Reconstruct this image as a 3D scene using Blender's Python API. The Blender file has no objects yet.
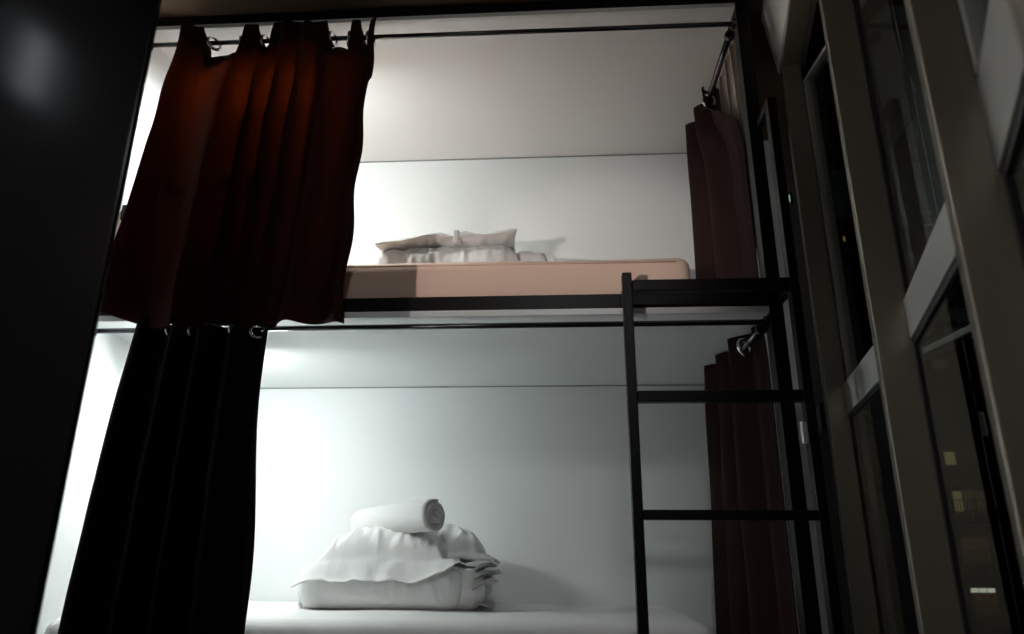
import bpy, bmesh, math, random
from mathutils import Vector, Matrix, noise
random.seed(7)
SC = bpy.context.scene
COL = SC.collection

# ------------------------------------------------------------------ materials
def mat(name, color, rough=0.6, metal=0.0, spec=0.5, transl=None, transl_fac=0.0, bump=0.0, bump_scale=200.0,
        vary=0.0, vary_scale=4.0, stretch=(1, 1, 1), emit=None, emit_s=0.0, sheen=0.0):
    m = bpy.data.materials.new(name); m.use_nodes = True
    nt = m.node_tree; nt.nodes.clear()
    out = nt.nodes.new('ShaderNodeOutputMaterial')
    b = nt.nodes.new('ShaderNodeBsdfPrincipled')
    b.inputs['Base Color'].default_value = (*color, 1)
    b.inputs['Roughness'].default_value = rough
    b.inputs['Metallic'].default_value = metal
    b.inputs['Specular IOR Level'].default_value = spec
    if sheen: b.inputs['Sheen Weight'].default_value = sheen
    if emit:
        b.inputs['Emission Color'].default_value = (*emit, 1)
        b.inputs['Emission Strength'].default_value = emit_s
    if vary or bump:
        tc = nt.nodes.new('ShaderNodeTexCoord'); mp = nt.nodes.new('ShaderNodeMapping')
        mp.inputs['Scale'].default_value = stretch
        nt.links.new(tc.outputs['Object'], mp.inputs['Vector'])
    if vary:
        n = nt.nodes.new('ShaderNodeTexNoise'); n.inputs['Scale'].default_value = vary_scale
        n.inputs['Detail'].default_value = 4
        nt.links.new(mp.outputs['Vector'], n.inputs['Vector'])
        mx = nt.nodes.new('ShaderNodeMix'); mx.data_type = 'RGBA'
        mx.inputs[6].default_value = (*[max(0, c * (1 - vary)) for c in color], 1)
        mx.inputs[7].default_value = (*[min(1, c * (1 + vary)) for c in color], 1)
        nt.links.new(n.outputs['Fac'], mx.inputs[0])
        nt.links.new(mx.outputs[2], b.inputs['Base Color'])
    if bump:
        n2 = nt.nodes.new('ShaderNodeTexNoise'); n2.inputs['Scale'].default_value = bump_scale
        n2.inputs['Detail'].default_value = 3
        nt.links.new(mp.outputs['Vector'], n2.inputs['Vector'])
        bp = nt.nodes.new('ShaderNodeBump'); bp.inputs['Strength'].default_value = bump
        bp.inputs['Distance'].default_value = 0.002
        nt.links.new(n2.outputs['Fac'], bp.inputs['Height'])
        nt.links.new(bp.outputs['Normal'], b.inputs['Normal'])
    surf = b.outputs[0]
    if transl:
        t = nt.nodes.new('ShaderNodeBsdfTranslucent'); t.inputs['Color'].default_value = (*transl, 1)
        ms = nt.nodes.new('ShaderNodeMixShader'); ms.inputs[0].default_value = transl_fac
        nt.links.new(surf, ms.inputs[1]); nt.links.new(t.outputs[0], ms.inputs[2]); surf = ms.outputs[0]
    nt.links.new(surf, out.inputs['Surface'])
    return m

def glass_mat(name):
    m = bpy.data.materials.new(name); m.use_nodes = True
    nt = m.node_tree; nt.nodes.clear()
    out = nt.nodes.new('ShaderNodeOutputMaterial')
    tr = nt.nodes.new('ShaderNodeBsdfTransparent'); tr.inputs['Color'].default_value = (0.86, 0.90, 0.88, 1)
    gl = nt.nodes.new('ShaderNodeBsdfGlossy'); gl.inputs['Roughness'].default_value = 0.01
    gl.inputs['Color'].default_value = (0.85, 0.9, 0.88, 1)
    fr = nt.nodes.new('ShaderNodeFresnel'); fr.inputs['IOR'].default_value = 1.45
    ge = nt.nodes.new('ShaderNodeNewGeometry'); inv = nt.nodes.new('ShaderNodeMath'); inv.operation = 'SUBTRACT'; inv.inputs[0].default_value = 1.0
    mu = nt.nodes.new('ShaderNodeMath'); mu.operation = 'MULTIPLY'
    nt.links.new(ge.outputs['Backfacing'], inv.inputs[1]); nt.links.new(fr.outputs[0], mu.inputs[0]); nt.links.new(inv.outputs[0], mu.inputs[1])
    ms = nt.nodes.new('ShaderNodeMixShader')
    nt.links.new(mu.outputs[0], ms.inputs[0]); nt.links.new(tr.outputs[0], ms.inputs[1]); nt.links.new(gl.outputs[0], ms.inputs[2])
    nt.links.new(ms.outputs[0], out.inputs['Surface'])
    return m

M = {}
M['wall'] = mat('white_painted_board', (0.87, 0.89, 0.89), 0.55, vary=0.02, vary_scale=2.5, bump=0.05, bump_scale=60)
M['board'] = mat('white_ceiling_board', (0.86, 0.88, 0.88), 0.5, vary=0.02, vary_scale=2)
M['seam'] = mat('grey_joint', (0.30, 0.31, 0.31), 0.8)
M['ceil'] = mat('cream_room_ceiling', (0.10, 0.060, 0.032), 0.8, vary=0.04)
M['roomwall'] = mat('dim_room_wall', (0.33, 0.29, 0.25), 0.8, vary=0.05)
M['jamb'] = mat('dark_wall_panel', (0.022, 0.014, 0.011), 0.6, spec=0.15, vary=0.15, vary_scale=5, stretch=(6, 6, 0.5))
M['floor'] = mat('dark_wood_floor', (0.06, 0.04, 0.03), 0.45, vary=0.3, vary_scale=3, stretch=(1, 8, 1))
M['frame'] = mat('dark_brown_painted_steel', (0.007, 0.0048, 0.0045), 0.36, spec=0.16, bump=0.03, bump_scale=120)
M['rod'] = mat('gunmetal_rod', (0.10, 0.10, 0.11), 0.22, metal=0.9)
M['chrome'] = mat('chrome', (0.75, 0.75, 0.75), 0.12, metal=1.0)
M['steel'] = mat('brushed_stainless', (0.41, 0.36, 0.295), 0.27, metal=0.6, bump=0.03, bump_scale=90, stretch=(30, 30, 1))
M['alu'] = mat('grey_aluminium', (0.55, 0.55, 0.53), 0.42, metal=0.45)
M['gasket'] = mat('dark_rubber_gasket', (0.02, 0.018, 0.024), 0.5)
M['glass'] = glass_mat('window_glass')
M['lintel'] = mat('painted_lintel', (0.78, 0.77, 0.73), 0.6, vary=0.04)
M['cloth'] = mat('white_cotton', (0.84, 0.84, 0.83), 0.85, bump=0.25, bump_scale=55, sheen=0.1)
M['hem'] = mat('white_cotton_hem', (0.80, 0.80, 0.79), 0.85, bump=0.25, bump_scale=55, transl=(0.85, 0.85, 0.84), transl_fac=0.4)
M['towel'] = mat('white_terry', (0.78, 0.78, 0.77), 0.95, bump=0.8, bump_scale=420)
M['sheet'] = mat('white_bed_sheet', (0.86, 0.85, 0.84), 0.8, bump=0.12, bump_scale=14, stretch=(1, 4, 4))
M['salmon'] = mat('pale_salmon_sheet', (0.84, 0.60, 0.49), 0.8, bump=0.12, bump_scale=14, stretch=(1, 4, 4))
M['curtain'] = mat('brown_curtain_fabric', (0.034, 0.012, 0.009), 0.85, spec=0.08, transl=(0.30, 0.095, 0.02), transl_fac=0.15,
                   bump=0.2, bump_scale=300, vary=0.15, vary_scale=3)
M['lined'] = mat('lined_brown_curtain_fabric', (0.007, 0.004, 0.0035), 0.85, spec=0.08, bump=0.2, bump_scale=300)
M['endcurtain'] = mat('maroon_brown_curtain_fabric', (0.024, 0.0105, 0.0095), 0.85, spec=0.08, bump=0.2, bump_scale=300)
M['beige'] = mat('beige_curtain_fabric', (0.42, 0.35, 0.29), 0.8, bump=0.2, bump_scale=260)
M['lacquer'] = mat('black_lacquer', (0.002, 0.0012, 0.0018), 0.16, spec=0.12)
M['plastic'] = mat('white_plastic', (0.7, 0.7, 0.68), 0.4)
M['greyplastic'] = mat('grey_plastic', (0.06, 0.065, 0.065), 0.4)
M['diff'] = mat('cool_white_led', (0.9, 0.9, 0.9), 0.5, emit=(0.93, 1.0, 0.98), emit_s=215)
M['diff2'] = mat('cool_white_led_low', (0.9, 0.9, 0.9), 0.5, emit=(0.93, 1.0, 0.98), emit_s=212)
M['bulb'] = mat('bedside_bulb', (0.9, 0.9, 0.9), 0.5, emit=(0.85, 0.93, 1.0), emit_s=11)
M['fill_led'] = mat('added_fill_diffuser', (0.9, 0.9, 0.9), 0.5, emit=(0.95, 0.98, 1.0), emit_s=95)
M['warmbulb'] = mat('added_spot_bulb', (0.9, 0.8, 0.7), 0.5, emit=(1.0, 0.62, 0.38), emit_s=3)
M['indic'] = mat('green_indicator', (0.3, 0.6, 0.4), 0.4, emit=(0.45, 0.9, 0.62), emit_s=0.35)
M['facade'] = mat('night_facade', (0.04, 0.042, 0.045), 0.9)
M['ground'] = mat('dark_ground', (0.03, 0.03, 0.03), 0.9)
def lit(name, c, s): return mat(name, (0.05, 0.05, 0.05), 0.6, emit=c, emit_s=s)
M['lit_yellow'] = lit('lit_room_yellow', (1.0, 0.85, 0.35), 0.10)
M['lit_dim'] = lit('lit_room_dim', (0.9, 0.75, 0.35), 0.022)
M['lit_brown'] = lit('lit_room_brown', (0.9, 0.5, 0.22), 0.022)
M['lit_white'] = lit('lit_lamp_white', (1.0, 1.0, 0.8), 0.5)
M['lit_orange'] = lit('lit_room_orange', (1.0, 0.6, 0.1), 0.22)

# ------------------------------------------------------------------ helpers
def tag(o, label=None, cat=None, group=None, kind=None):
    if label: o['label'] = label
    if cat: o['category'] = cat
    if group: o['group'] = group
    if kind: o['kind'] = kind
    return o

def thing(name, loc, label=None, cat=None, group=None, kind=None):
    o = bpy.data.objects.new(name, None); COL.objects.link(o)
    o.location = loc; o.empty_display_size = 0.1
    return tag(o, label, cat, group, kind)

def base_of(p):
    v = Vector((0, 0, 0))
    while p is not None:
        v += Vector(p.location); p = p.parent
    return v

def obj(name, bm, m, parent=None, smooth=False, origin=None, mods=()):
    """one mesh object; bm in world coordinates"""
    off = base_of(parent)
    loc = Vector(origin) - off if origin is not None else Vector((0, 0, 0))
    bmesh.ops.translate(bm, verts=bm.verts, vec=-(off + loc))
    bmesh.ops.recalc_face_normals(bm, faces=bm.faces)
    me = bpy.data.meshes.new(name)
    bm.to_mesh(me); bm.free()
    if smooth:
        for p in me.polygons: p.use_smooth = True
    me.materials.append(m)
    o = bpy.data.objects.new(name, me); COL.objects.link(o)
    o.location = loc
    if parent is not None: o.parent = parent
    for k, kw in mods:
        md = o.modifiers.new(k, k)
        for a, v in kw.items(): setattr(md, a, v)
    return o

def BM(): return bmesh.new()

def add_box(bm, x0, x1, y0, y1, z0, z1, bev=0.0, seg=2):
    r = bmesh.ops.create_cube(bm, size=1.0)
    vs = r['verts']
    for v in vs:
        v.co = Vector(((x0 + x1) / 2 + v.co.x * (x1 - x0), (y0 + y1) / 2 + v.co.y * (y1 - y0), (z0 + z1) / 2 + v.co.z * (z1 - z0)))
    if bev > 0:
        es = list({e for v in vs for e in v.link_edges})
        bmesh.ops.bevel(bm, geom=es, offset=bev, segments=seg, profile=0.5, affect='EDGES')
    return bm

def add_obox(bm, p, d, n, s0, s1, n0, n1, z0, z1, bev=0.0):
    """box in a vertical-plane frame: p origin (xy), d along, n inward"""
    t = BM(); add_box(t, s0, s1, n0, n1, z0, z1, bev)
    for v in t.verts:
        s, q, z = v.co
        v.co = Vector((p[0] + d[0] * s + n[0] * q, p[1] + d[1] * s + n[1] * q, z))
    join(bm, t); return bm

def join(bm, t):
    me = bpy.data.meshes.new('tmp'); t.to_mesh(me); t.free(); bm.from_mesh(me); bpy.data.meshes.remove(me)

def add_tube(bm, pts, r, seg=14, cap=True, closed=False):
    pts = [Vector(p) for p in pts]; rings = []
    n = len(pts)
    up = None
    for i, p in enumerate(pts):
        if closed: t = pts[(i + 1) % n] - pts[(i - 1) % n]
        else: t = pts[min(i + 1, n - 1)] - pts[max(i - 1, 0)]
        t.normalize()
        if up is None:
            up = Vector((0, 0, 1)) if abs(t.z) < 0.9 else Vector((0, 1, 0))
        a = t.cross(up).normalized(); b = a.cross(t).normalized(); up = b
        rr = r[i] if isinstance(r, (list, tuple)) else r
        rings.append([bm.verts.new(p + (a * math.cos(k * 2 * math.pi / seg) + b * math.sin(k * 2 * math.pi / seg)) * rr) for k in range(seg)])
    m = n if closed else n - 1
    for i in range(m):
        A, B = rings[i], rings[(i + 1) % n]
        for k in range(seg):
            bm.faces.new((A[k], A[(k + 1) % seg], B[(k + 1) % seg], B[k]))
    if cap and not closed:
        bm.faces.new(rings[0][::-1]); bm.faces.new(rings[-1])
    return bm

def torus_pts(c, axis, R, n=24):
    axis = Vector(axis).normalized()
    a = axis.orthogonal().normalized(); b = axis.cross(a)
    return [Vector(c) + (a * math.cos(t) + b * math.sin(t)) * R for t in [i * 2 * math.pi / n for i in range(n)]]

def grid(fn, nu, nv, bm=None):
    bm = bm or BM()
    V = [[bm.verts.new(fn(i / nu, j / nv)) for j in range(nv + 1)] for i in range(nu + 1)]
    for i in range(nu):
        for j in range(nv):
            bm.faces.new((V[i][j], V[i + 1][j], V[i + 1][j + 1], V[i][j + 1]))
    return bm

def sstep(a, b, x):
    t = max(0.0, min(1.0, (x - a) / (b - a))); return t * t * (3 - 2 * t)
def lerp(a, b, t): return a + (b - a) * t
def nz(p, s, seed=0.0): return noise.noise(Vector((p[0] * s + seed, p[1] * s - seed * 0.7, p[2] * s + seed * 1.3)))

# ------------------------------------------------------------------ room dimensions
YF, YB = 2.05, 3.00           # bunk front plane, back wall
XL = -1.474                   # end wall at the head of the bunks
ZC = 2.43                     # white ceiling over the top bunk
ZU = 1.318                    # white underside of the top bunk
ROOM_Z = 2.485
def dirdeg(a): return (math.sin(math.radians(a)), math.cos(math.radians(a)))

# ------------------------------------------------------------------ room shell
b = BM(); add_box(b, -1.75, 1.6, -2.6, 3.3, -0.12, 0.0); tag(obj('floor', b, M['floor']), kind='structure')
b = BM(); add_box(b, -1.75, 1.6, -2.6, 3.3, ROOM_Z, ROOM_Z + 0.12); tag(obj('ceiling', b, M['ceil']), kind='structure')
b = BM(); add_box(b, XL - 0.12, 1.25, YB, YB + 0.12, 0, ROOM_Z); tag(obj('wall_back', b, M['wall']), kind='structure')
b = BM(); add_box(b, XL - 0.12, XL, -2.6, YB, 0, ROOM_Z); tag(obj('wall_left', b, M['wall']), kind='structure')
b = BM(); add_box(b, XL, 1.3, -2.6, -2.48, 0, ROOM_Z); tag(obj('wall_front', b, M['roomwall']), kind='structure')

# window wall: three glazed bays in a shallow curve, far bay first
AA, AB, AC = 11.3, 16.8, 23.5
W1 = (0.829, 2.10); W2 = (0.686, 1.384); W3 = (0.490, 0.735); W4 = (0.305, 0.31)
def fr(a):
    d = dirdeg(a); return (-d[0], -d[1]), (-d[1], d[0])     # along (towards the camera), inward normal
dA, nA = fr(AA); dB, nB = fr(AB); dC, nC = fr(AC)
LA = math.dist(W1, W2); LB = math.dist(W2, W3); LC = math.dist(W3, W4)
ZH = 2.22                     # window head
# wall pieces around the windows
b = BM(); add_obox(b, W1, dA, nA, -0.98, -0.052, -0.035, -0.015, 0, ROOM_Z)
tag(obj('wall_right', b, M['jamb']), kind='structure')
def lintel(p, d, n, s0, s1):
    b = BM(); add_obox(b, p, d, n, s0, s1, -0.03, 0.056, ZH + 0.022, ROOM_Z, 0.0)
    for v in b.verts:                       # coved: leans into the room towards the ceiling
        q = (v.co.x - p[0]) * n[0] + (v.co.y - p[1]) * n[1]
        if q > 0.02 and v.co.z > ZH + 0.1: v.co.x += n[0] * 0.034; v.co.y += n[1] * 0.034
    es = [e for e in b.edges if all(((v.co.x - p[0]) * n[0] + (v.co.y - p[1]) * n[1]) > 0.02 for v in e.verts)]
    bmesh.ops.bevel(b, geom=es, offset=0.005, segments=2, profile=0.5, affect='EDGES')
    return b
tag(obj('trim_1', lintel(W1, dA, nA, -0.07, LA), M['lintel']), kind='structure')
tag(obj('trim_2', lintel(W2, dB, nB, 0.0, LB), M['lintel']), kind='structure')
tag(obj('trim_3', lintel(W3, dC, nC, 0.0, LC), M['lintel']), kind='structure')
b = BM(); add_box(b, W4[0] + 0.01, 1.32, 0.17, 0.29, 0, ROOM_Z); tag(obj('wall_return', b, M['roomwall']), kind='structure')
b = BM(); add_box(b, 1.2, 1.32, -2.6, 0.17, 0, ROOM_Z); tag(obj('wall_near', b, M['roomwall']), kind='structure')

def bay(idx, p, d, n, L, mull_d, z_lo, z_hi, sash):
    w = thing('window_%d' % idx, (p[0], p[1], 0), kind='structure')
    b = BM(); add_obox(b, p, d, n, -0.05, 0.0, -0.008, mull_d, 0.0, ZH + 0.02, 0.0022); obj('mullion', b, M['steel'], w)
    b = BM(); add_obox(b, p, d, n, 0.0, L - 0.05, -0.008, mull_d, ZH, ZH + 0.022, 0.002); obj('head_rail', b, M['steel'], w)
    b = BM(); add_obox(b, p, d, n, 0.0005, L - 0.05, -0.03, 0.002, z_lo, z_hi, 0.002); obj('transom', b, M['alu'], w)
    b = BM(); add_obox(b, p, d, n, 0.0, L - 0.05, -0.04, 0.0, 0.0, 0.07, 0.002); obj('bottom_rail', b, M['alu'], w)
    # lower fixed light
    b = BM()
    add_obox(b, p, d, n, 0.0, 0.014, -0.014, -0.002, 0.07, z_lo); add_obox(b, p, d, n, L - 0.064, L - 0.05, -0.014, -0.002, 0.07, z_lo)
    add_obox(b, p, d, n, 0.014, L - 0.064, -0.014, -0.002, 0.07, 0.082); add_obox(b, p, d, n, 0.014, L - 0.064, -0.014, -0.002, z_lo - 0.012, z_lo)
    obj('gasket', b, M['gasket'], w)
    b = BM(); add_obox(b, p, d, n, 0.014, L - 0.064, -0.010, -0.006, 0.082, z_lo - 0.012); obj('lower_pane', b, M['glass'], w)
    if not sash:
        b = BM()
        add_obox(b, p, d, n, 0.0, 0.014, -0.014, -0.002, z_hi, ZH); add_obox(b, p, d, n, L - 0.064, L - 0.05, -0.014, -0.002, z_hi, ZH)
        add_obox(b, p, d, n, 0.014, L - 0.064, -0.014, -0.002, ZH - 0.012, ZH)
        obj('gasket', b, M['gasket'], w)
        b = BM(); add_obox(b, p, d, n, 0.014, L - 0.064, -0.010, -0.006, z_hi, ZH - 0.012); obj('upper_pane', b, M['glass'], w)
    return w
w1 = bay(1, W1, dA, nA, LA, 0.052, 1.02, 1.107, True)
w2 = bay(2, W2, dB, nB, LB, 0.061, 1.033, 1.115, False)
w3 = bay(3, W3, dC, nC, LC, 0.050, 1.035, 1.155, False)
# end mullion of the near bay
b = BM(); add_obox(b, W4, dC, nC, -0.05, 0.02, -0.05, 0.05, 0, ZH + 0.02, 0.002); obj('mullion', b, M['steel'], w3)
# aluminium stile beside the near mullion
b = BM(); add_obox(b, W3, dC, nC, 0.0145, 0.032, -0.045, 0.004, 1.155, ZH, 0.002); obj('stile', b, M['alu'], w3)
# casement of the far bay, hinged at the far mullion and pushed open outwards
dS, nS = fr(-4.0)
pS = (W1[0] + dA[0] * 0.012 - nA[0] * 0.004, W1[1] + dA[1] * 0.012 - nA[1] * 0.004)
sash = thing('casement', (0, 0, 0)); sash.parent = w1
LS = LA - 0.075; zs0, zs1 = 1.085, 2.145
b = BM(); add_obox(b, pS, dS, nS, 0.002, 0.016, -0.035, -0.001, zs0, zs1, 0.002)
add_obox(b, pS, dS, nS, LS - 0.016, LS, -0.035, -0.001, zs0, zs1, 0.002)
add_obox(b, pS, dS, nS, 0.016, LS - 0.016, -0.035, -0.001, zs1 - 0.014, zs1, 0.002)
add_obox(b, pS, dS, nS, 0.016, LS - 0.016, -0.035, -0.001, zs0, zs0 + 0.016, 0.002)
sash.location = Vector((0, 0, 0))
def reparent_world(o, p):
    o.parent = p
o_sf = obj('casement_frame', b, M['alu'], None); o_sf.parent = sash; o_sf.location = -Vector(w1.location)
b = BM(); add_obox(b, pS, dS, nS, 0.016, LS - 0.016, -0.022, -0.016, zs0 + 0.016, zs1 - 0.014)
o_sp = obj('casement_pane', b, M['glass'], None); o_sp.parent = sash; o_sp.location = -Vector(w1.location)

# ------------------------------------------------------------------ bunk bed
bed = thing('bunk_bed', (-0.4, 2.5, 0), 'dark brown steel two-tier bunk bed with white boards, built against white walls', 'bunk bed')
PX0, PX1 = 0.627, 0.668       # front corner post
def bpart(name, m, *boxes, bev=0.002, **k):
    b = BM()
    for bx in boxes: add_box(b, *bx, bev)
    return obj(name, b, m, bed, **k)
bpart('post', M['frame'], (PX0, PX1, YF, YF + 0.055, 0, ROOM_Z - 0.002))
bpart('post', M['frame'], (PX0, PX1, YB - 0.06, YB - 0.005, 0, ROOM_Z - 0.002))
bpart('top_beam', M['frame'], (XL, PX0, YF, YF + 0.05, 2.446, ROOM_Z - 0.002))
bpart('top_beam', M['frame'], (PX0, PX1, YF + 0.055, YB - 0.06, 2.446, ROOM_Z - 0.002))
bpart('canopy_board', M['board'], (XL, PX0, YF + 0.05, YB, ZC, ROOM_Z - 0.004), (XL, PX0, YF + 0.002, YF + 0.05, ZC, 2.4455), bev=0)
bpart('side_rail', M['frame'], (XL, PX0, YF, YF + 0.04, 1.337, 1.382))
bpart('end_rail', M['frame'], (PX0, PX1 - 0.01, YF + 0.055, YB - 0.06, 1.326, 1.384))
bpart('bed_board', M['board'], (XL, PX0, YF + 0.04, YB, ZU, 1.384), (XL, PX0, YF + 0.001, YF + 0.04, ZU, 1.3365), bev=0)
bpart('side_rail', M['frame'], (XL, PX0, YF, YF + 0.04, 0.23, 0.30))
bpart('end_rail', M['frame'], (PX0, PX1 - 0.01, YF + 0.055, YB - 0.06, 0.23, 0.30))
bpart('bed_board', M['board'], (XL, PX0, YF + 0.04, YB, 0.26, 0.30), bev=0)
# guard rail at the head end of the top bunk, mostly behind the curtain
bpart('guard_rail', M['frame'], (XL, -0.78, YF + 0.06, YF + 0.085, 1.70, 1.757), (-0.82, -0.78, YF + 0.06, YF + 0.085, 1.384, 1.70))
# joints between ceiling boards and back wall
bpart('cover_strip', M['seam'], (XL, PX0, YB - 0.004, YB - 0.0005, ZC - 0.006, ZC - 0.0005), bev=0)
bpart('cover_strip', M['seam'], (XL, PX0, YB - 0.004, YB - 0.0005, ZU - 0.005, ZU - 0.0005), bev=0)

# ------------------------------------------------------------------ ladder
lad = thing('ladder', (0.43, 2.0, 0), 'dark brown steel ladder with one short and one tall stile, against the bunk bed', 'ladder')
def lpart(name, *boxes, m=None, bev=0.003):
    b = BM()
    for bx in boxes: add_box(b, *bx, bev)
    return obj(name, b, m or M['frame'], lad)
LY0, LY1 = 1.925, 1.960
LX0, LX1 = 0.187, 0.214; RX0, RX1 = 0.653, 0.680
lpart('stile', (LX0, LX1, LY0, LY1, 0, 1.402))
lpart('stile', (RX0, RX1, LY0, LY1, 0, 1.972))
lpart('hand_bar', (RX0, RX0 + 0.022, LY1, YF, 1.944, 1.972))
lpart('bracket', (LX0, LX1, LY1, YF, 1.340, 1.362)); lpart('bracket', (RX0, RX0 + 0.015, LY1, YF, 1.340, 1.362))
for z, h in ((1.360, 0.034), (1.040, 0.030), (0.731, 0.025), (0.42, 0.026), (0.11, 0.026)):
    lpart('rung', (LX1, RX0, LY0 - 0.004, LY1 - 0.006, z - h / 2, z + h / 2))

# switch box on the ladder, second plate on the wall by the window
b = BM(); add_box(b, 0.640, RX0 - 0.0003, 1.927, 1.945, 0.913, 0.971, 0.002)
tag(obj('switch_box', b, M['plastic']), 'small white plastic switch box fixed on the side of the tall ladder stile', 'switch')
pw = (W1[0] - dA[0] * 0.625, W1[1] - dA[1] * 0.625)
b = BM(); add_obox(b, pw, dA, nA, -0.01, 0.10, -0.0148, -0.004, 1.06, 1.155, 0.002)
tag(obj('socket_plate', b, M['greyplastic']), 'dark socket plate on the dark wall just before the steel window frame', 'socket')
pw = (W1[0] - dA[0] * 0.60, W1[1] - dA[1] * 0.60)
ind = thing('indicator_lamp', (pw[0], pw[1], 2.01), 'tiny pale green indicator light on the dark wall by the window frame', 'light')
b = BM(); add_obox(b, pw, dA, nA, 0.0, 0.02, -0.0148, -0.006, 1.99, 2.035, 0.002); obj('housing', b, M['lacquer'], ind)
b = BM(); add_obox(b, pw, dA, nA, 0.004, 0.016, -0.0058, -0.002, 1.998, 2.027, 0.002); obj('lens', b, M['indic'], ind)

# ------------------------------------------------------------------ curtain rods
def rod(label, p0, p1, hang=None):
    p0, p1 = Vector(p0), Vector(p1)
    t = thing('curtain_rod', p0, label, 'curtain rod')
    d = (p1 - p0).normalized()
    b = BM(); add_tube(b, [p0, p1], 0.0085, 16); obj('pole', b, M['rod'], t, smooth=True)
    if hang:
        b = BM(); add_tube(b, [(p0.x, hang[0], p0.z), (p0.x, hang[0], hang[1] - 0.0005)], 0.005, 10); obj('hanger', b, M['rod'], t, smooth=True)
    for e, s in ((p0, 1), (p1, -1)):
        b = BM(); add_tube(b, [e, e + d * s * 0.014], 0.018 if not hang or e is p0 else 0.0095, 18); obj('end_bracket', b, M['rod'], t, smooth=False)
    return t
ZR1, ZR2 = 2.380, 1.293
rod('long gunmetal curtain rod under the ceiling across the front of the top bunk', (XL, YF + 0.022, ZR1), (PX0, YF + 0.022, ZR1 - 0.006))
rod('long gunmetal curtain rod below the top bunk rail across the bottom bunk', (XL, YF + 0.022, ZR2), (PX0, YF + 0.022, ZR2))
ER = 0.600
rod('short gunmetal rod along the open end of the top bunk holding the bunched curtain', (ER, YF + 0.002, 2.315), (ER, 2.66, 2.315), (2.50, ZC))
rod('short gunmetal rod along the open end of the bottom bunk holding the bunched curtain', (ER, YF + 0.002, 1.268), (ER, 2.70, 1.268), (2.46, ZU))

# ------------------------------------------------------------------ curtains
def ring(parent, c, axis, R=0.021, r=0.0052):
    b = BM(); add_tube(b, torus_pts(c, axis, R), r, 10, closed=True)
    return obj('eyelet_ring', b, M['chrome'], parent, smooth=True, origin=c)

def phase_fn(knots):
    """cumulative fold count along u from (u, folds) knots"""
    def f(u):
        for (a, fa), (c, fc) in zip(knots, knots[1:]):
            if u <= c: return lerp(fa, fc, (u - a) / (c - a))
        return knots[-1][1]
    return f

# upper front curtain
uc = thing('curtain', (-1.0, YF, 1.3), 'rust brown curtain glowing from behind, drawn over the head half of the top bunk', 'curtain')
ph = phase_fn([(0, 0.2), (0.30, 1.2), (0.42, 2.0), (0.72, 5.0), (0.80, 5.35), (1.0, 6.3)])
gaps = [(-1.245, -1.115), (-1.043, -1.008), (-0.792, -0.722), (-0.672, -0.655)]
def top_z(x):
    z = 2.436 + 0.004 * math.sin(x * 31)
    for a, c in gaps:
        k = sstep(a - 0.012, a + 0.004, x) * (1 - sstep(c - 0.004, c + 0.012, x))
        z -= k * (0.092 if c - a > 0.05 else 0.07)
    return z
def f_uc(u, v):
    x0 = lerp(-1.332, -0.622, u) ; x1 = lerp(-1.412, -0.636, u)
    t = v ** lerp(1.5, 0.85, sstep(0, 0.35, u))
    x = lerp(x0, x1, t)
    if u > 0.85: x += 0.018 * math.sin(math.pi * min(1, v * 1.1)) * (u - 0.85) / 0.15 * (1 if v < 0.25 else 0.4) - 0.006 * math.sin(v * 23) * (u - 0.85) / 0.15
    zt = top_z(x0); zb = 1.288 + 0.045 * max(0, 1 - u * 4) ** 1.5 + 0.006 * math.sin(u * 17)
    z = lerp(zt, zb, v)
    amp = lerp(0.020, 0.036, sstep(0.0, 0.5, v)) * (1.0 - 0.25 * sstep(.85, 1, v))
    y = lerp(YF + 0.004, YF - 0.042, v ** 0.6) - amp * math.sin(2 * math.pi * (ph(u) + 0.10 * math.sin(v * 3 + u * 5))) - 0.012 * nz((x, v * 1.3, 2), 5)
    y += 0.03 * (1 - sstep(0.0, 0.06, v)) * sstep(2.43, 2.36, zt) if False else 0.045 * (1 - sstep(0.0, 0.07, v)) * (1 - sstep(2.35, 2.43, zt))
    y = min(y, YF - 0.006 if v > 0.55 else YF + 0.05)
    if zt > 2.40: y = min(y, lerp(YF - 0.004, YF + 0.05, sstep(0.02, 0.10, v)))
    x += 0.010 * math.cos(2 * math.pi * ph(u)) * sstep(0, .3, v)
    return Vector((x, y, z))
obj('cloth', grid(f_uc, 260, 70), M['curtain'], uc, smooth=True, mods=[('SOLIDIFY', dict(thickness=0.0022))])
obj('header_band', grid(lambda u, v: f_uc(lerp(0.01, 0.99, u), lerp(0.004, 0.075, v)) + Vector((0, 0.006, 0)), 260, 8), M['lined'], uc, smooth=True)
for c, ax in (((-1.222, YF + 0.022, 2.376), (0.75, -0.6, 0.15)), ((-1.124, YF + 0.022, 2.372), (0.9, 0.4, 0.1)), ((-1.030, YF + 0.022, 2.372), (0.95, -0.3, 0)),
              ((-0.785, YF + 0.022, 2.375), (0.95, -0.25, 0)), ((-0.728, YF + 0.022, 2.374), (0.95, 0.3, 0)), ((-0.648, YF + 0.022, 2.372), (0.96, -0.3, 0))):
    ring(uc, c, ax, 0.024, 0.006)

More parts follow.
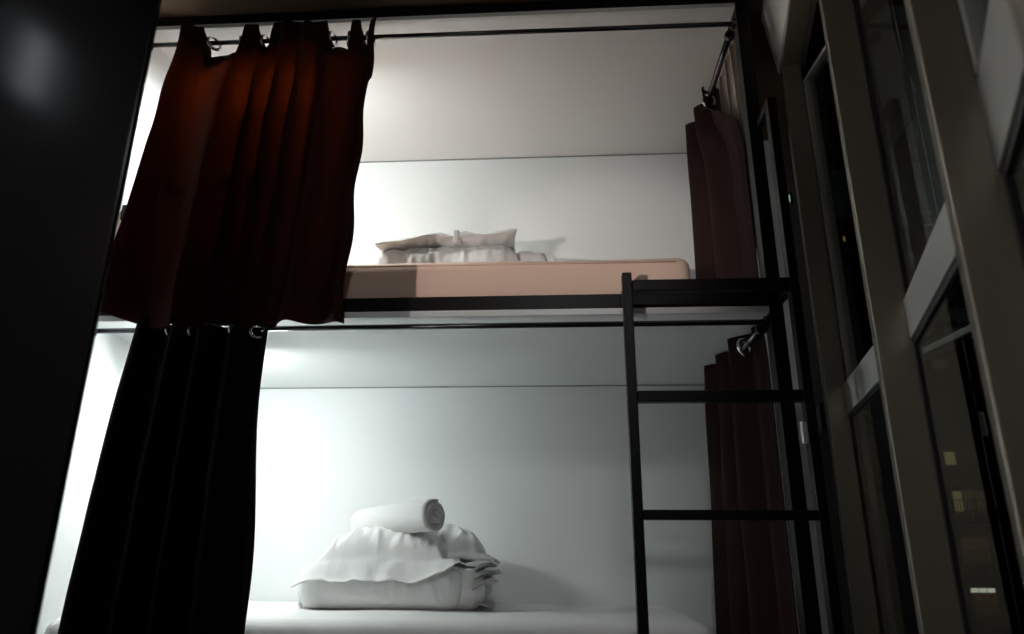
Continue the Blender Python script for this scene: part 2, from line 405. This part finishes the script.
# lower front curtain
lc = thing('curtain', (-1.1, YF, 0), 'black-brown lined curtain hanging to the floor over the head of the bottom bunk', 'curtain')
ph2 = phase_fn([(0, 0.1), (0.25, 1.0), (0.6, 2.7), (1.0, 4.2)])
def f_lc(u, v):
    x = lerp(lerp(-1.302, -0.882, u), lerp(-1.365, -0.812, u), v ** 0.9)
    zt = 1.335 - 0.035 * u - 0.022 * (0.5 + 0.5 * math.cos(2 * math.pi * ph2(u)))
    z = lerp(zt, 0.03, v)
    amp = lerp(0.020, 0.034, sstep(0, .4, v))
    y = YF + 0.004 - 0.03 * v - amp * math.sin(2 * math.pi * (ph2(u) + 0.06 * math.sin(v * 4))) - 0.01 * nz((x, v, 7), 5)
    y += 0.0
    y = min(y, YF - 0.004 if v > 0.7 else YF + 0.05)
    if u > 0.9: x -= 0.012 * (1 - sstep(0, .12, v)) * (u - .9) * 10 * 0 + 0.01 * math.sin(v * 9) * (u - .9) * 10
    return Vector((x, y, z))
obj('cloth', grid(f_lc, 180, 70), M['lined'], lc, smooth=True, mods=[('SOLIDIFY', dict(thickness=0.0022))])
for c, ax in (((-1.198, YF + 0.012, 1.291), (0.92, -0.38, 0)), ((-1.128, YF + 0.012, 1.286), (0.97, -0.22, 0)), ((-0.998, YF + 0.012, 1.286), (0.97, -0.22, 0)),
              ((-0.920, YF + 0.006, 1.281), (0.45, -0.88, 0.1))):
    ring(lc, c, ax, 0.023, 0.0055)

# end curtains (bunched at the wall on the end rods)
def end_curtain(label, zr, ztop, zbot, y_back, front, nf, ph0, drift):
    t = thing('curtain', (ER, 2.6, max(zbot, 0)), label, 'curtain')
    def fy(v):                 # front hem flares towards the post on the way down
        for (a, ya), (c, yc) in zip(front, front[1:]):
            if v <= c: return lerp(ya, yc, (v - a) / (c - a))
        return front[-1][1]
    def f(u, v):               # u: 0 at the wall side, 1 at the front
        y = lerp(y_back + 0.05 * v, fy(v), u)
        p = 2 * math.pi * (nf * u + ph0 + 0.03 * math.sin(v * 4))
        amp = lerp(0.046, 0.050, v) * (1 - 0.30 * u)
        x = ER + 0.002 - amp * math.sin(p) + drift * v * (1 - u) + 0.006 * nz((u * 3, v * 2, 1), 2)
        z = lerp(ztop + 0.005 * math.sin(p * 0.5 + 1), zbot, v)
        x = lerp(min(x, PX0 - 0.004), PX0 - 0.0035, sstep(0.80, 1.0, u) * (sstep(0.1, 0.35, v) if zbot > 1 else 1))
        return Vector((x, y, z))
    obj('cloth', grid(f, 150, 50), M['endcurtain'], t, smooth=True, mods=[('SOLIDIFY', dict(thickness=0.0025))])
    return t
e1 = end_curtain('maroon brown curtain bunched on the end rod of the top bunk beside the ladder', 2.315, 2.362, 1.395, 2.70,
                 [(0, 2.42), (0.12, 2.375), (0.22, 2.26), (0.33, 2.15), (0.45, 2.11), (1, 2.108)], 2.1, 0.05, -0.004)
e2 = end_curtain('maroon brown curtain bunched on the end rod of the bottom bunk behind the ladder rungs', 1.268, 1.316, 0.03, 2.72,
                 [(0, 2.13), (0.1, 2.11), (1, 2.108)], 3.3, 0.10, -0.03)
ring(e2, (ER - 0.012, 2.215, 1.255), (0.6, -1, 0.2), 0.026, 0.006)
ring(e1, (ER, 2.425, 2.312), (0.25, -1, 0), 0.024, 0.006)
# beige curtain hooked on the end beam, outside the rod
bc = thing('window_curtain', (0.66, 2.3, 2.4), 'beige bunched curtain hanging from the end beam between bunk post and maroon curtain', 'curtain')
def f_bc(u, v):
    y = lerp(2.14, 2.50, u) - 0.05 * v
    p = 2 * math.pi * (4.5 * u + 0.25 * math.sin(3 * v + u * 4) + 0.4 * v)
    return Vector((0.662 + 0.014 * math.sin(p), y + 0.01 * math.cos(p * 2), lerp(2.44, 1.62, v)))
obj('cloth', grid(f_bc, 140, 40), M['beige'], bc, smooth=True, mods=[('SOLIDIFY', dict(thickness=0.0025))])
b = BM(); add_box(b, 0.655, 0.669, 2.13, 2.51, 2.425, 2.4455, 0.003); obj('heading_tape', b, M['beige'], bc)

# ------------------------------------------------------------------ mattresses and bedding
def soft_box(x0, x1, y0, y1, z0, z1, r, nx=60, ny=24, nzv=8, wob=0.0, ws=6.0, seed=0.0):
    """rounded box as a dense mesh with gentle unevenness"""
    b = BM(); bmesh.ops.create_cube(b, size=1.0)
    for v in b.verts:
        v.co = Vector((lerp(x0, x1, v.co.x + .5), lerp(y0, y1, v.co.y + .5), lerp(z0, z1, v.co.z + .5)))
    def cut(ax, n):
        lo, hi = [(x0, x1), (y0, y1), (z0, z1)][ax]
        no = [0, 0, 0]; no[ax] = 1
        for i in range(1, n):
            c = [0, 0, 0]; tt = i / n
            tt = 0.5 - 0.5 * math.cos(math.pi * tt) if ax == 2 else lerp(tt, 0.5 - 0.5 * math.cos(math.pi * tt), 0.5)
            c[ax] = lerp(lo, hi, tt)
            bmesh.ops.bisect_plane(b, geom=list(b.verts) + list(b.edges) + list(b.faces), plane_co=c, plane_no=no)
    cut(0, nx); cut(1, ny); cut(2, nzv)
    for v in b.verts:
        q = Vector((min(max(v.co.x, x0 + r), x1 - r), min(max(v.co.y, y0 + r), y1 - r), min(max(v.co.z, z0 + r), z1 - r)))
        d = v.co - q
        if d.length > 1e-9:
            v.co = q + d.normalized() * r
        if wob and v.co.z > z0 + 0.01:
            nn = d.normalized() if d.length > 1e-9 else Vector((0, 0, 1))
            v.co += nn * wob * nz(v.co, ws, seed)
    return b
mu = thing('mattress', (-0.5, 2.55, 1.384), 'mattress with a pale salmon sheet on the top bunk', 'mattress')
obj('sheet', soft_box(XL + 0.01, 0.418, 2.095, 2.985, 1.385, 1.524, 0.035, 90, 20, 8, 0.004, 5, 2), M['salmon'], mu, smooth=True)
b = BM(); add_tube(b, [(XL + 0.03, 2.092, 1.504), (-0.4, 2.0915, 1.503), (0.37, 2.092, 1.502)], 0.003, 8); obj('piping', b, M['salmon'], mu, smooth=True)
ml = thing('mattress', (-0.5, 2.55, 0.30), 'mattress with a smooth white sheet on the bottom bunk', 'mattress')
obj('sheet', soft_box(XL + 0.01, 0.425, 2.085, 2.985, 0.301, 0.455, 0.05, 90, 24, 8, 0.004, 5, 5), M['sheet'], ml, smooth=True)
b = BM(); add_tube(b, [(XL + 0.03, 2.083, 0.34), (-0.4, 2.083, 0.34), (0.38, 2.083, 0.34)], 0.003, 8); obj('piping', b, M['sheet'], ml, smooth=True)

def wrinkle(p, seed, ax=0):
    """sharp cloth creases: ridged noise stretched across one axis"""
    q = [p[0], p[1], p[2]]
    a = noise.noise(Vector((q[0] * 18 + q[1] * 5 + seed, q[1] * 7, q[2] * 7 - seed)))
    c = noise.noise(Vector((q[0] * 36 - q[1] * 10 - seed, q[1] * 12 + seed, q[2] * 16)))
    return (1 - abs(a) * 2.6) * 0.62 + (1 - abs(c) * 2.4) * 0.36

def pillow(x0, x1, y0, y1, zb, thick, tilt=0.0, flange=0.045, droop=0.02, seed=0.0, wr=0.006, n=70, belly=0.35, shape=2.4, warp=None):
    """pillow with a flat flange; belly = share of the thickness below the seam"""
    b = BM(); cx, cy = (x0 + x1) / 2, (y0 + y1) / 2; hx, hy = (x1 - x0) / 2, (y1 - y0) / 2
    def side(s):
        def f(u, v):
            a, c = u * 2 - 1, v * 2 - 1
            # slightly concave sides, pointed corners
            px = a * (1 - 0.07 * (1 - c * c) * abs(a) ** 3); py = c * (1 - 0.07 * (1 - a * a) * abs(c) ** 3)
            fx, fy = max(0, abs(a) * hx - (hx - flange)) / flange, max(0, abs(c) * hy - (hy - flange)) / flange
            ia, ic = min(1, abs(a) * hx / (hx - flange)), min(1, abs(c) * hy / (hy - flange))
            h = max(0.0, (1 - ia ** shape)) ** 0.55 * max(0.0, (1 - ic ** shape)) ** 0.55
            t = thick * (1 - belly) if s > 0 else -thick * belly
            e = max(fx, fy)
            p = Vector((cx + px * hx, cy + py * hy, 0))
            z = t * h + s * 0.0025
            z -= droop * e * e + 0.0 * e
            w = wr * wrinkle((p.x, p.y, s * 0.3), seed)
            z += w * (0.35 + 0.65 * min(1, h * 3)) * (1 if s > 0 else 0.6)
            z += 0.012 * e * noise.noise(Vector((p.x * 14 + seed, p.y * 14, 3)))
            z += tilt * a * hx
            p.z = zb + thick * belly + z
            return warp(p, a, c) if warp else p
        return f
    grid(side(1), n, n, b); grid(side(-1), n, n, b)
    bmesh.ops.remove_doubles(b, verts=b.verts, dist=0.0001)
    # close the rim
    es = [e for e in b.edges if e.is_boundary]
    try: bmesh.ops.bridge_loops(b, edges=es)
    except Exception: pass
    return b

def folded_slab(x0, x1, y0, y1, z0, z1, seed, wr=0.006, layers=3, r=None):
    """folded quilt: bulging front fold, creases between the layers"""
    r = r or (z1 - z0) * 0.46
    b = soft_box(x0, x1, y0, y1, z0, z1, r, 110, 30, 16, 0.0)
    H = z1 - z0
    for v in b.verts:
        t = (v.co.z - z0) / H
        if t < 0.04: continue
        w = wr * wrinkle(v.co, seed) + 0.008 * nz(v.co, 5, seed)
        k = sstep(0.04, 0.25, t)
        out = Vector((0, 0, 1)) if t > 0.85 else Vector((0, -1 if v.co.y < (y0 + y1) / 2 else 1, 0.2))
        v.co += out * w * k
        # crumple the ends more
        e = max(0, 1 - min(v.co.x - x0, x1 - v.co.x) / 0.05)
        v.co.x += e * 0.010 * nz(v.co, 20, seed + 3)
    return b

def frill(base, length, width, z, ang, seed, droop=0.02, up=0.0, amp=0.006):
    """soft open hem of a folded cover, fanning out into points"""
    bx, by = base
    def f(u, v):
        w = (u - 0.5) * 2; s = w * width / 2 * (1 - 0.25 * v)
        ln = length * (0.55 + 0.45 * (1 - abs(w - 0.5 * math.sin(seed)) ** 1.4)) * (0.9 + 0.25 * noise.noise(Vector((s * 14 + seed, seed, 1))))
        ex = ln * v
        zz = z + amp * v * math.sin(s * 40 + seed + 2 * v) + amp * noise.noise(Vector((s * 16, v * 3, seed))) + up * v - droop * v * v
        return Vector((bx + ex * math.cos(ang), by + s + ex * math.sin(ang), zz))
    return grid(f, 60, 16)

# --- bottom bunk stack
ZB = 0.455
q1 = thing('folded_quilt', (-0.57, 2.66, ZB), 'white folded quilt lying on the bottom bunk under a pillow', 'quilt')
obj('body', folded_slab(-0.890, -0.318, 2.48, 2.84, ZB, ZB + 0.145, 1.3, 0.006), M['cloth'], q1, smooth=True)
obj('inner_fold', folded_slab(-0.45, -0.252, 2.515, 2.82, ZB + 0.001, ZB + 0.126, 6.1, 0.007), M['cloth'], q1, smooth=True)
for (z, ln, sd, dr, up) in ((ZB + 0.128, 0.075, 1.0, 0.0, 0.020), (ZB + 0.100, 0.095, 2.2, 0.0, 0.022), (ZB + 0.066, 0.085, 4.1, 0.0, 0.030), (ZB + 0.022, 0.075, 5.6, 0.010, 0.006)):
    obj('open_hem', frill((-0.290, 2.62), ln, 0.26, z, -0.12, sd, dr, up), M['hem'], q1, smooth=True, mods=[('SOLIDIFY', dict(thickness=0.003))])
obj('open_hem', frill((-0.872, 2.60), -0.040, 0.18, ZB + 0.035, 0.1, 7.7, 0.026, 0), M['hem'], q1, smooth=True, mods=[('SOLIDIFY', dict(thickness=0.003))])
def warp_p1(p, a, c):
    # front flange hangs down over the quilt, corners sweep out
    p = p.copy()
    front = sstep(0.60, 1.0, -c)
    p.z -= 0.062 * front * (1 - 0.85 * sstep(0.45, 1.0, a)) * (1 - 0.15 * sstep(0.3, 1.0, -a))
    p.y += 0.018 * front
    p.z -= 0.030 * max(0, -a) ** 4
    p.z += 0.002 * front * math.sin(p.x * 55)
    p.y += 0.004 * front * math.sin(p.x * 48 + 2 * math.sin(p.x * 21))
    return p
p1 = thing('pillow', (-0.58, 2.62, ZB + 0.13), 'white pillow with a creased flanged case on the folded quilt of the bottom bunk', 'pillow')
obj('pillowcase', pillow(-0.880, -0.325, 2.425, 2.78, ZB + 0.146, 0.108, seed=2.0, wr=0.016, shape=3.0, belly=0.10, droop=0.004, flange=0.06, n=110, warp=warp_p1), M['cloth'], p1, smooth=True)
p2 = thing('pillow', (-0.35, 2.78, ZB + 0.15), 'white crumpled pillow tucked behind the flanged pillow on the bottom bunk', 'pillow')
obj('pillowcase', pillow(-0.62, -0.235, 2.60, 2.93, ZB + 0.150, 0.120, seed=9.0, wr=0.018, belly=0.3, droop=0.015, tilt=-0.10), M['cloth'], p2, smooth=True)
# rolled towel
def towel(c0, c1, R):
    c0, c1 = Vector(c0), Vector(c1); ax = (c1 - c0); L = ax.length; ax.normalize()
    a = ax.cross(Vector((0, 0, 1))).normalized(); u = a.cross(ax).normalized()
    turns = 4.2
    def f(t, v):
        th = t * turns * 2 * math.pi
        rr = lerp(0.006, R, t) + 0.0022 * noise.noise(Vector((th * 0.9, v * 4, 0)))
        s = v * L + 0.006 * math.sin(th * 1.3 + 2) * (1 if v > .5 else -1) * abs(v - .5) * 2 + 0.004 * noise.noise(Vector((th * 2, v * 9, 4)))
        sq = 1 - 0.07 * max(0, -math.sin(th + 0.6)) * (rr / R)
        return c0 + ax * s + (a * math.cos(th + 0.6) * 0.94 + u * math.sin(th + 0.6) * sq) * rr
    return grid(f, 240, 26)
tw = thing('rolled_towel', (-0.58, 2.6, 0.70), 'white towel rolled up on top of the pillow on the bottom bunk', 'towel')
obj('terry_cloth', towel((-0.735, 2.73, 0.735), (-0.412, 2.44, 0.752), 0.058), M['towel'], tw, smooth=True, mods=[('SOLIDIFY', dict(thickness=0.011, offset=-1.0))])

# --- top bunk stack
ZT = 1.522
q2 = thing('folded_quilt', (-0.4, 2.5, ZT), 'white folded quilt lying on the top bunk mattress', 'quilt')
obj('body', folded_slab(-0.648, -0.132, 2.27, 2.64, ZT, ZT + 0.138, 4.7, 0.010), M['cloth'], q2, smooth=True)
p3 = thing('pillow', (-0.4, 2.45, ZT + 0.15), 'flat white pillow with a turned-up corner on the folded quilt of the top bunk', 'pillow')
def warp_p3(p, a, c):
    p = p.copy()
    p.z += 0.010 * max(0, a) ** 2 * (0.5 - 0.5 * c) - 0.034 * max(0, -a) ** 2 + 0.004
    return p
obj('pillowcase', pillow(-0.630, -0.134, 2.25, 2.60, ZT + 0.146, 0.056, seed=5.5, wr=0.014, belly=0.25, droop=0.0, flange=0.03, n=100, warp=warp_p3), M['cloth'], p3, smooth=True)
def band(u, v):
    x = -0.348 + 0.008 * (u - .5) * 2 + 0.004 * v
    t = v * 2
    if t < 1: return Vector((x, 2.242, ZT + 0.130 + 0.046 * t))
    return Vector((x, lerp(2.242, 2.34, t - 1), ZT + 0.176 + 0.012 * math.sin((t - 1) * math.pi / 2)))
obj('fabric_tie', grid(band, 6, 24), M['cloth'], p3, smooth=True, mods=[('SOLIDIFY', dict(thickness=0.004))])
# small folded cloth with a cord loop
fc = thing('folded_towel', (-0.07, 2.42, ZT), 'small folded white towel with a hanging loop beside the quilt on the top bunk', 'towel')
obj('body', folded_slab(-0.150, -0.035, 2.34, 2.60, ZT, ZT + 0.137, 8.2, 0.006, r=0.03), M['cloth'], fc, smooth=True)
pts = [(-0.05 + 0.055 * math.sin(t * 1.5), 2.36, ZT + 0.135 - 0.006 * t - 0.075 * t ** 2.4) for t in [i / 12 for i in range(13)]]
b = BM(); add_tube(b, pts, 0.0035, 8); obj('hanging_loop', b, M['cloth'], fc, smooth=True)

# ------------------------------------------------------------------ lamps in the bunks (behind the drawn curtains)
def batten(label, x0, x1, y, z, dm, drop=0.0):
    t = thing('light_batten', ((x0 + x1) / 2, y, z), label, 'lamp')
    if drop:
        for x in (x0 + 0.05, x1 - 0.05):
            b = BM(); add_tube(b, [(x, y, z - drop), (x, y, z - 0.0005)], 0.003, 8); obj('hanging_wire', b, M['rod'], t)
        z -= drop
    b = BM(); add_box(b, x0, x1, y - 0.02, y + 0.02, z - 0.016, z, 0.003); obj('housing', b, M['plastic'], t)
    b = BM(); add_box(b, x0 + 0.01, x1 - 0.01, y - 0.014, y + 0.014, z - 0.034, z - 0.016, 0.005); obj('diffuser', b, dm, t)
    return t
batten('slim white light batten hanging on wires behind the rust brown curtain', -1.34, -0.84, 2.17, ZC, M['diff'], 0.20)
batten('slim white light batten hanging under the top bunk behind the black-brown curtain', -1.32, -1.02, 2.28, ZU, M['diff2'], 0.15)

# ------------------------------------------------------------------ black partition close to the camera
lk = thing('partition_panel', (-1.05, 0.87, 0), 'tall black lacquered partition standing close in front of the bunk bed', 'partition')
b = BM(); add_box(b, XL + 0.002, -0.620, 0.876, 0.888, 0.03, ROOM_Z - 0.003, 0.004); obj('panel', b, M['lacquer'], lk)
b = BM(); add_box(b, XL + 0.002, -0.622, 0.868, 0.896, 0.0, 0.03, 0.004); obj('foot_rail', b, M['lacquer'], lk)

# wall lamp before the partition, then two added fill lamps behind the camera
wl = thing('wall_lamp', (XL, 0.20, 1.89), 'slim vertical cool white wall lamp on the end wall before the black partition', 'lamp')
b = BM(); add_box(b, XL + 0.001, XL + 0.045, 0.17, 0.23, 1.78, 2.0, 0.006); obj('wall_plate', b, M['plastic'], wl)
b = BM(); add_tube(b, [(XL + 0.064, 0.20, 1.80), (XL + 0.064, 0.20, 1.98)], 0.018, 18); obj('tube', b, M['bulb'], wl, smooth=True)
cl = thing('added_fill_lamp', (0.05, -1.5, ROOM_Z), 'added round white ceiling lamp, unseen fill for the room', 'lamp')  # made-up source, brightens the mattress front and window frames
b = BM(); add_tube(b, [(0.05, -1.5, ROOM_Z - 0.001), (0.05, -1.5, ROOM_Z - 0.035)], 0.17, 40); obj('base', b, M['plastic'], cl)
b = BM(); add_tube(b, [(0.05, -1.5, ROOM_Z - 0.035), (0.05, -1.5, ROOM_Z - 0.075)], [0.16, 0.14], 40); obj('diffuser', b, M['fill_led'], cl)
sl = thing('added_spot_lamp', (-0.86, -0.7, 0), 'added unseen floor spot lamp turned up at the bunk bed', 'lamp')  # invented spot, put in to light the front of the upper mattress
b = BM(); add_tube(b, [(-0.86, -0.7, 0.0), (-0.86, -0.7, 0.02)], 0.09, 24); add_tube(b, [(-0.86, -0.7, 0.02), (-0.86, -0.7, 0.46)], 0.008, 12); obj('stand', b, M['frame'], sl)
b = BM(); add_tube(b, [(-0.875, -0.78, 0.45), (-0.845, -0.66, 0.51)], [0.03, 0.045], 20, cap=False); add_tube(b, [(-0.875, -0.78, 0.45), (-0.872, -0.775, 0.4525)], 0.03, 20); obj('shade', b, M['frame'], sl, smooth=True)
b = BM(); bmesh.ops.create_uvsphere(b, u_segments=16, v_segments=10, radius=0.02); bmesh.ops.translate(b, verts=b.verts, vec=(-0.862, -0.73, 0.478)); obj('bulb', b, M['warmbulb'], sl, smooth=True)
b = BM(); add_box(b, -0.95, -0.70, -0.503, -0.497, 0.44, 0.5655, 0.001); add_box(b, -0.95, -0.70, -0.503, -0.497, 0.592, 0.70, 0.001)
add_box(b, -0.956, -0.95, -0.60, -0.497, 0.44, 0.70, 0.001); add_box(b, -0.70, -0.694, -0.60, -0.497, 0.44, 0.70, 0.001); obj('barn_door', b, M['frame'], sl)  # slit that trims the added beam to mattress height
ld = bpy.data.lights.new('added_spot_beam', 'SPOT'); lo = bpy.data.objects.new('added_spot_beam', ld); COL.objects.link(lo)
lo.location = (-0.838, -0.62, 0.53); tgt = Vector((-0.03, 2.1, 1.44))
lo.rotation_euler = (tgt - lo.location).to_track_quat('-Z', 'Y').to_euler()
ld.energy = 125; ld.color = (1.0, 0.92, 0.86); ld.spot_size = math.radians(24); ld.spot_blend = 0.8; ld.shadow_soft_size = 0.006
lo.parent = sl; lo.location = lo.location - Vector(sl.location)

# ------------------------------------------------------------------ outside at night
b = BM(); add_box(b, -60, 90, 4, 90, -15.2, -15.0); tag(obj('ground', b, M['ground']), kind='structure')
bd = thing('apartment_building', (17, 36, -15), 'dark apartment block seen through the window at night, a few flats lit', 'building')
b = BM(); add_box(b, 10.5, 26, 35.2, 44, -15, 17); obj('walls', b, M['facade'], bd)
b = BM(); add_box(b, 10.2, 26.3, 34.9, 44.3, 17, 17.5); obj('roof', b, M['facade'], bd)
for (x0, x1, z0, z1, mk) in ((17.95, 18.45, 4.75, 5.35, 'lit_yellow'), (18.02, 18.42, 2.65, 3.55, 'lit_yellow'), (18.48, 19.45, 2.75, 3.55, 'lit_dim'),
                             (18.0, 19.2, 0.45, 1.55, 'lit_brown'), (18.1, 19.15, -1.75, -0.85, 'lit_brown'), (18.05, 19.1, -0.80, -0.62, 'lit_white'),
                             (18.2, 18.9, 9.4, 9.8, 'lit_dim'), (14.88, 14.98, 16.2, 16.45, 'lit_orange')):
    b = BM(); add_box(b, x0 - 0.08, x1 + 0.08, 35.10, 35.2, z0 - 0.08, z1 + 0.08); w = obj('window', b, M['facade'], bd)
    b = BM()
    n = max(1, round((x1 - x0) / 0.4))
    for i in range(n):
        s = (x1 - x0) / n; add_box(b, x0 + i * s + 0.02, x0 + (i + 1) * s - 0.02, 35.07, 35.10, z0, z1)
    obj('pane', b, M[mk], w)
for z in (2.2, 0.0, -2.2):
    b = BM(); add_box(b, 17.7, 19.8, 34.3, 35.2, z - 0.15, z)
    for i in range(15): add_box(b, 17.72 + i * 0.145, 17.75 + i * 0.145, 34.3, 34.33, z, z + 0.9)
    add_box(b, 17.7, 19.8, 34.28, 34.34, z + 0.9, z + 0.96)
    obj('balcony', b, M['facade'], bd)

wd = bpy.data.worlds.new('night'); SC.world = wd; wd.use_nodes = True
bgn = wd.node_tree.nodes['Background']; bgn.inputs['Color'].default_value = (0.35, 0.45, 0.6, 1); bgn.inputs['Strength'].default_value = 0.003

# ------------------------------------------------------------------ camera
f, pi, ya, ro = 716.93, 0.3208, 0.0664, 0.0067
cy, sy = math.cos(ya), math.sin(ya)
F = Vector((-sy * math.cos(pi), cy * math.cos(pi), math.sin(pi)))
r = Vector((cy, sy, 0)); u = r.cross(F)
R = math.cos(ro) * r + math.sin(ro) * u; U = -math.sin(ro) * r + math.cos(ro) * u
cam = bpy.data.cameras.new('camera'); co = bpy.data.objects.new('camera', cam); COL.objects.link(co)
cam.sensor_fit = 'HORIZONTAL'; cam.sensor_width = 36.0; cam.lens = f / 1024 * 36.0
cam.clip_start = 0.02; cam.clip_end = 300
co.matrix_world = Matrix(((R.x, U.x, -F.x, 0), (R.y, U.y, -F.y, 0), (R.z, U.z, -F.z, 0.63), (0, 0, 0, 1)))
cam.dof.use_dof = True; cam.dof.focus_distance = 2.45; cam.dof.aperture_fstop = 4.0
SC.camera = co

SC.view_settings.view_transform = 'Standard'; SC.view_settings.look = 'None'
SC.view_settings.gamma = 1.0; SC.view_settings.use_curve_mapping = False
SC.view_settings.exposure = 0.0
SC.cycles.max_bounces = 12; SC.cycles.transparent_max_bounces = 16
SC.cycles.use_denoising = True
SC.cycles.sample_clamp_indirect = 6.0
